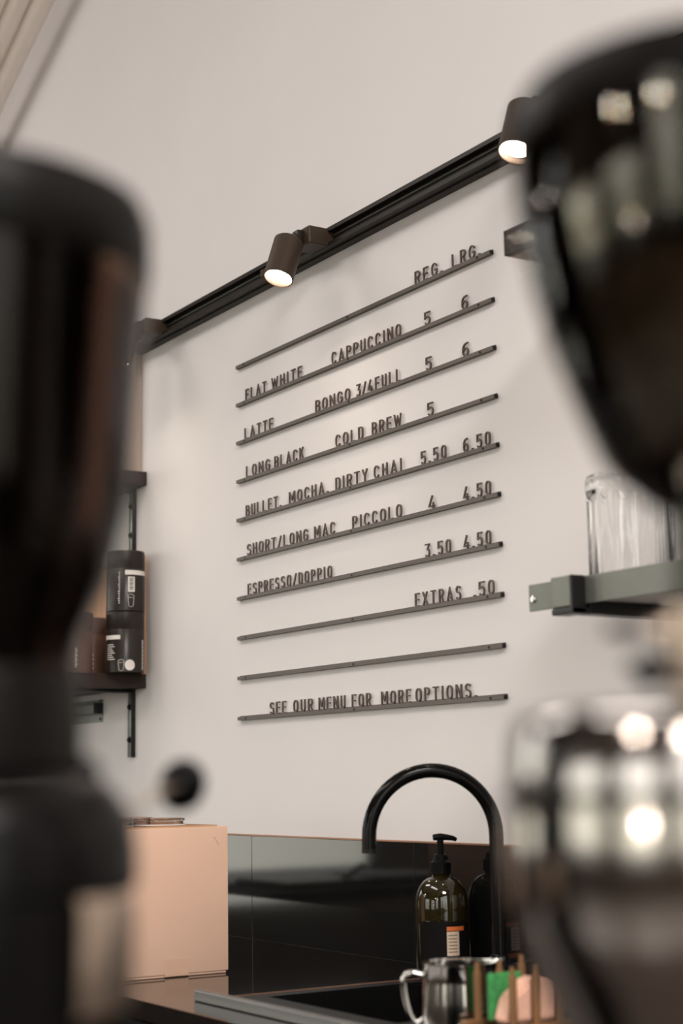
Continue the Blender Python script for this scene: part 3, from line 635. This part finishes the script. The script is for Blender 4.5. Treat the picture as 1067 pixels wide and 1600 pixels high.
# right grinder
RX, RY = 2.8944, -1.3573
t = thing('coffee_grinder', 'coffee grinder with smoked brown hopper and polished steel body, blurred at the right edge', 'coffee grinder', (RX, RY, BT))
lt('hopper_lid', [(0, g(-.700)), (.060, g(-.701)), (.076, g(-.707)), (.080, g(-.715)), (.080, g(-.728)), (0, g(-.728))], M['lid'], t, 64)
lt('hopper', [(.0795, g(-.7285)), (.078, g(-.765)), (.0735, g(-.785)), (.067, g(-.81)), (.058, g(-.834)), (.049, g(-.856)), (.044, g(-.863)), (.024, g(-.879)), (.022, g(-.915)), (.020, g(-.915)), (.022, g(-.877)), (.042, g(-.861)), (.047, g(-.855)), (.056, g(-.833)), (.065, g(-.81)), (.0715, g(-.785)), (.0768, g(-.765)), (.078, g(-.7285))], M['hopper'], t, 64)
lt('hopper_rim_band', [(.0772, g(-.7287)), (.0761, g(-.765)), (.0710, g(-.784)), (.0700, g(-.784)), (.0750, g(-.765)), (.0762, g(-.7287))], M['hoppertop'], t, 64)
lt('hopper_collar', [(0, g(-.9155)), (.026, g(-.9155)), (.027, g(-.935)), (.024, g(-.952)), (0, g(-.952))], M['greybody'], t, 48)
tabd = Vector((-cA.x, -cA.y, 0)).normalized()
zz = g(-.9235)
bm = bmesh.new(); tube(bm, [tabd*.020+Vector((0, 0, zz)), tabd*.034+Vector((0, 0, zz)), tabd*.0345+Vector((0, 0, zz))], [.0022, .0022, .0024], 10); finish('gate_stem', bm, M['greybody'], t)
bm = bmesh.new(); tube(bm, [tabd*.0348+Vector((0, 0, zz)), tabd*.050+Vector((0, 0, zz+.0006))], [.0026, .0028], 12); finish('gate_handle', bm, M['pump'], t)
bm = bmesh.new(); c = tabd*.034+Vector((0, 0, g(-.9385)))
for q in (-.009, .009):
    pass
vs = [bm.verts.new(c+tabd*a+Vector((0, 0, b))+Vector((cF.x, cF.y, 0))*d) for d in (-.004, .004) for a, b in ((.010, .002), (.006, .0045), (-.007, .005), (-.008, -.001), (-.002, -.008), (.003, -.006))]
for i in range(6): bm.faces.new((vs[i], vs[(i+1) % 6], vs[6+(i+1) % 6], vs[6+i]))
bm.faces.new(vs[:6][::-1]); bm.faces.new(vs[6:]); bmesh.ops.bevel(bm, geom=bm.edges[:], offset=.0012, segments=2, affect='EDGES')
finish('locking_knob', bm, M['pump'], t)
bm = bmesh.new(); tube(bm, [tabd*.02+Vector((0, 0, g(-.9405))), tabd*.028+Vector((0, 0, g(-.9395)))], .003, 10); finish('knob_stem', bm, M['greybody'], t)
lt('grinder_body', [(0, g(-.9525)), (.030, g(-.9525)), (.060, g(-.9528)), (.082, g(-.9545)), (.0865, g(-.9575)), (.0885, g(-.963)), (.0900, g(-.985)), (.0905, g(-1.008)), (.089, g(-1.030)), (.083, g(-1.048)), (.074, g(-1.070)), (.066, g(-1.090)), (.060, g(-1.11)), (.060, g(-1.24)), (.085, g(-1.25)), (.085, 0), (0, 0)], M['softchrome'], t, 96, angle=60)
lt('body_seam_ring', [(.0902, g(-.9835)), (.0915, g(-.9845)), (.0918, g(-.9875)), (.0906, g(-.9885))], M['blackbody'], t, 96)
def rrf(z):
    P = [(-.7285, .0775), (-.765, .076), (-.785, .0715), (-.81, .065), (-.833, .056), (-.861, .042), (-.877, .022), (-.915, .020)]
    for (a, ra), (b, rb) in zip(P, P[1:]):
        if b <= z <= a: return rb+(ra-rb)*(z-b)/(a-b)
    return .02
beans('coffee_beans', RX, RY, -.91, -.735, rrf, 'dark roasted coffee beans inside the right smoked hopper', .76)

# ------------------------------------------------------------------ seating by the left window (seen mirrored in the splashback)
t = thing('side_counter', 'dark side counter near the far left window', 'counter', (-2.6, -1.9, FZ))
bx('counter_top', -.36, .36, -1.1, 1.1, .86, .90, M['cabinet'], t, .004)
bx('counter_base', -.33, .33, -1.05, 1.05, 0, .859, M['darkwall'], t)
t = thing('espresso_machine', 'low dark espresso machine on the side counter, mirrored in the splashback', 'espresso machine', (-2.6, -1.95, FZ+.9005))
bx('machine_body', -.25, .22, -.42, .42, .0, .026, M['blackbody'], t, .01)
bm = bmesh.new(); tube(bm, [(.1, .10, .022), (.1, .04, .055), (.1, 0, .075)], [.012, .012, .016], 12); finish('lever_handle', bm, M['pump'], t)
bx('cup_rail', -.23, .2, -.40, -.05, .0265, .032, M['brushed'], t, .002)

# ------------------------------------------------------------------ pendants in the room behind the camera
pl = [(-1.2, -3.4, .25), (2.606, -3.80, -.015), (3.65, -3.70, -.01), (2.78, -5.02, -1.0)]
for i, p in enumerate(pl):
    t = thing('pendant_lamp', 'globe pendant lamp hanging behind the camera, %s' % ['over the far tables', 'left of the nearest pair', 'right of the nearest pair', 'the lowest hung'][i], 'lamp', p, 0, 'globe pendants over the seating')
    bm = bmesh.new(); bmesh.ops.create_uvsphere(bm, u_segments=24, v_segments=14, radius=.042); finish('globe', bm, M['pendant'], t)
    tb('cord', [(0, 0, .06), (0, 0, CZ-p[2])], .004, M['frame'], t, 8)
    bm = bmesh.new(); lathe(bm, [(0, .065), (.015, .062), (.02, .043)], 20); finish('cap', bm, M['frame'], t)

# ------------------------------------------------------------------ light
wd = bpy.data.worlds.new('world'); scene.world = wd; wd.use_nodes = True; nt = wd.node_tree
bg = nt.nodes['Background']; tc = nt.nodes.new('ShaderNodeTexCoord'); sx = nt.nodes.new('ShaderNodeSeparateXYZ'); cr = nt.nodes.new('ShaderNodeValToRGB')
no = nt.nodes.new('ShaderNodeTexNoise'); no.inputs['Scale'].default_value = 7; ad_ = nt.nodes.new('ShaderNodeMath'); ad_.operation = 'MULTIPLY_ADD'; ad_.inputs[1].default_value = .24
nt.links.new(tc.outputs['Generated'], sx.inputs[0]); nt.links.new(tc.outputs['Generated'], no.inputs['Vector'])
nt.links.new(no.outputs['Fac'], ad_.inputs[0]); nt.links.new(sx.outputs['Z'], ad_.inputs[2]); nt.links.new(ad_.outputs[0], cr.inputs['Fac'])
e = cr.color_ramp.elements; e[0].position = .0; e[0].color = (.62, .60, .53, 1); e[1].position = .30; e[1].color = (1, .97, .92, 1)
x = e.new(.14); x.color = (.62, .61, .50, 1); x = e.new(.20); x.color = (.75, .74, .66, 1)
nt.links.new(cr.outputs['Color'], bg.inputs['Color']); bg.inputs['Strength'].default_value = 3.1
def portal(loc, rot, sxx, syy):
    l = bpy.data.lights.new('window_portal', 'AREA'); l.shape = 'RECTANGLE'; l.size = sxx; l.size_y = syy; l.cycles.is_portal = True
    o = bpy.data.objects.new('window_portal', l); COL.objects.link(o); o.location = loc; o.rotation_euler = rot
for h in WL: portal((XL-.16, (h[0]+h[1])/2, (h[2]+h[3])/2), (PI/2, 0, -PI/2), h[1]-h[0], h[3]-h[2])
for h in WR: portal((XR+.16, (h[0]+h[1])/2, (h[2]+h[3])/2), (PI/2, 0, PI/2), h[1]-h[0], h[3]-h[2])
for h in WF: portal(((h[0]+h[1])/2, YF-.16, (h[2]+h[3])/2), (PI/2, 0, PI), h[1]-h[0], h[3]-h[2])
def area(name, loc, target, w, h, power, col):
    l = bpy.data.lights.new(name, 'AREA'); l.shape = 'RECTANGLE'; l.size = w; l.size_y = h; l.energy = power; l.color = col
    o = bpy.data.objects.new(name, l); COL.objects.link(o); o.location = loc
    o.rotation_euler = (Vector(target)-Vector(loc)).to_track_quat('-Z', 'Y').to_euler()
area('added_fill_light', (1.2, -2.8, CZ-.05), (1.2, -2.5, -1), 2.4, .5, 30, (1, .94, .90))  # unseen area fill added at ceiling height to carry part of the room light
area('added_fill_light', (4.9, -1.6, CZ-.05), (3.2, -1.0, -1), 1.2, 1.2, 172, (1, .94, .89))  # added fill that brightens the box face and the right of the wall
area('added_fill_light', (-1.8, -2.2, CZ-.05), (-1.8, -2.0, -1), 2.0, .5, 33, (1, .94, .90))

scene.view_settings.view_transform = 'Standard'; scene.view_settings.look = 'None'; scene.view_settings.gamma = 1
scene.view_settings.use_curve_mapping = False
scene.view_settings.exposure = 0.49
scene.cycles.use_denoising = True
scene.cycles.max_bounces = 10; scene.cycles.transparent_max_bounces = 24; scene.cycles.sample_clamp_indirect = 8
scene.cycles.caustics_reflective = False; scene.cycles.caustics_refractive = False
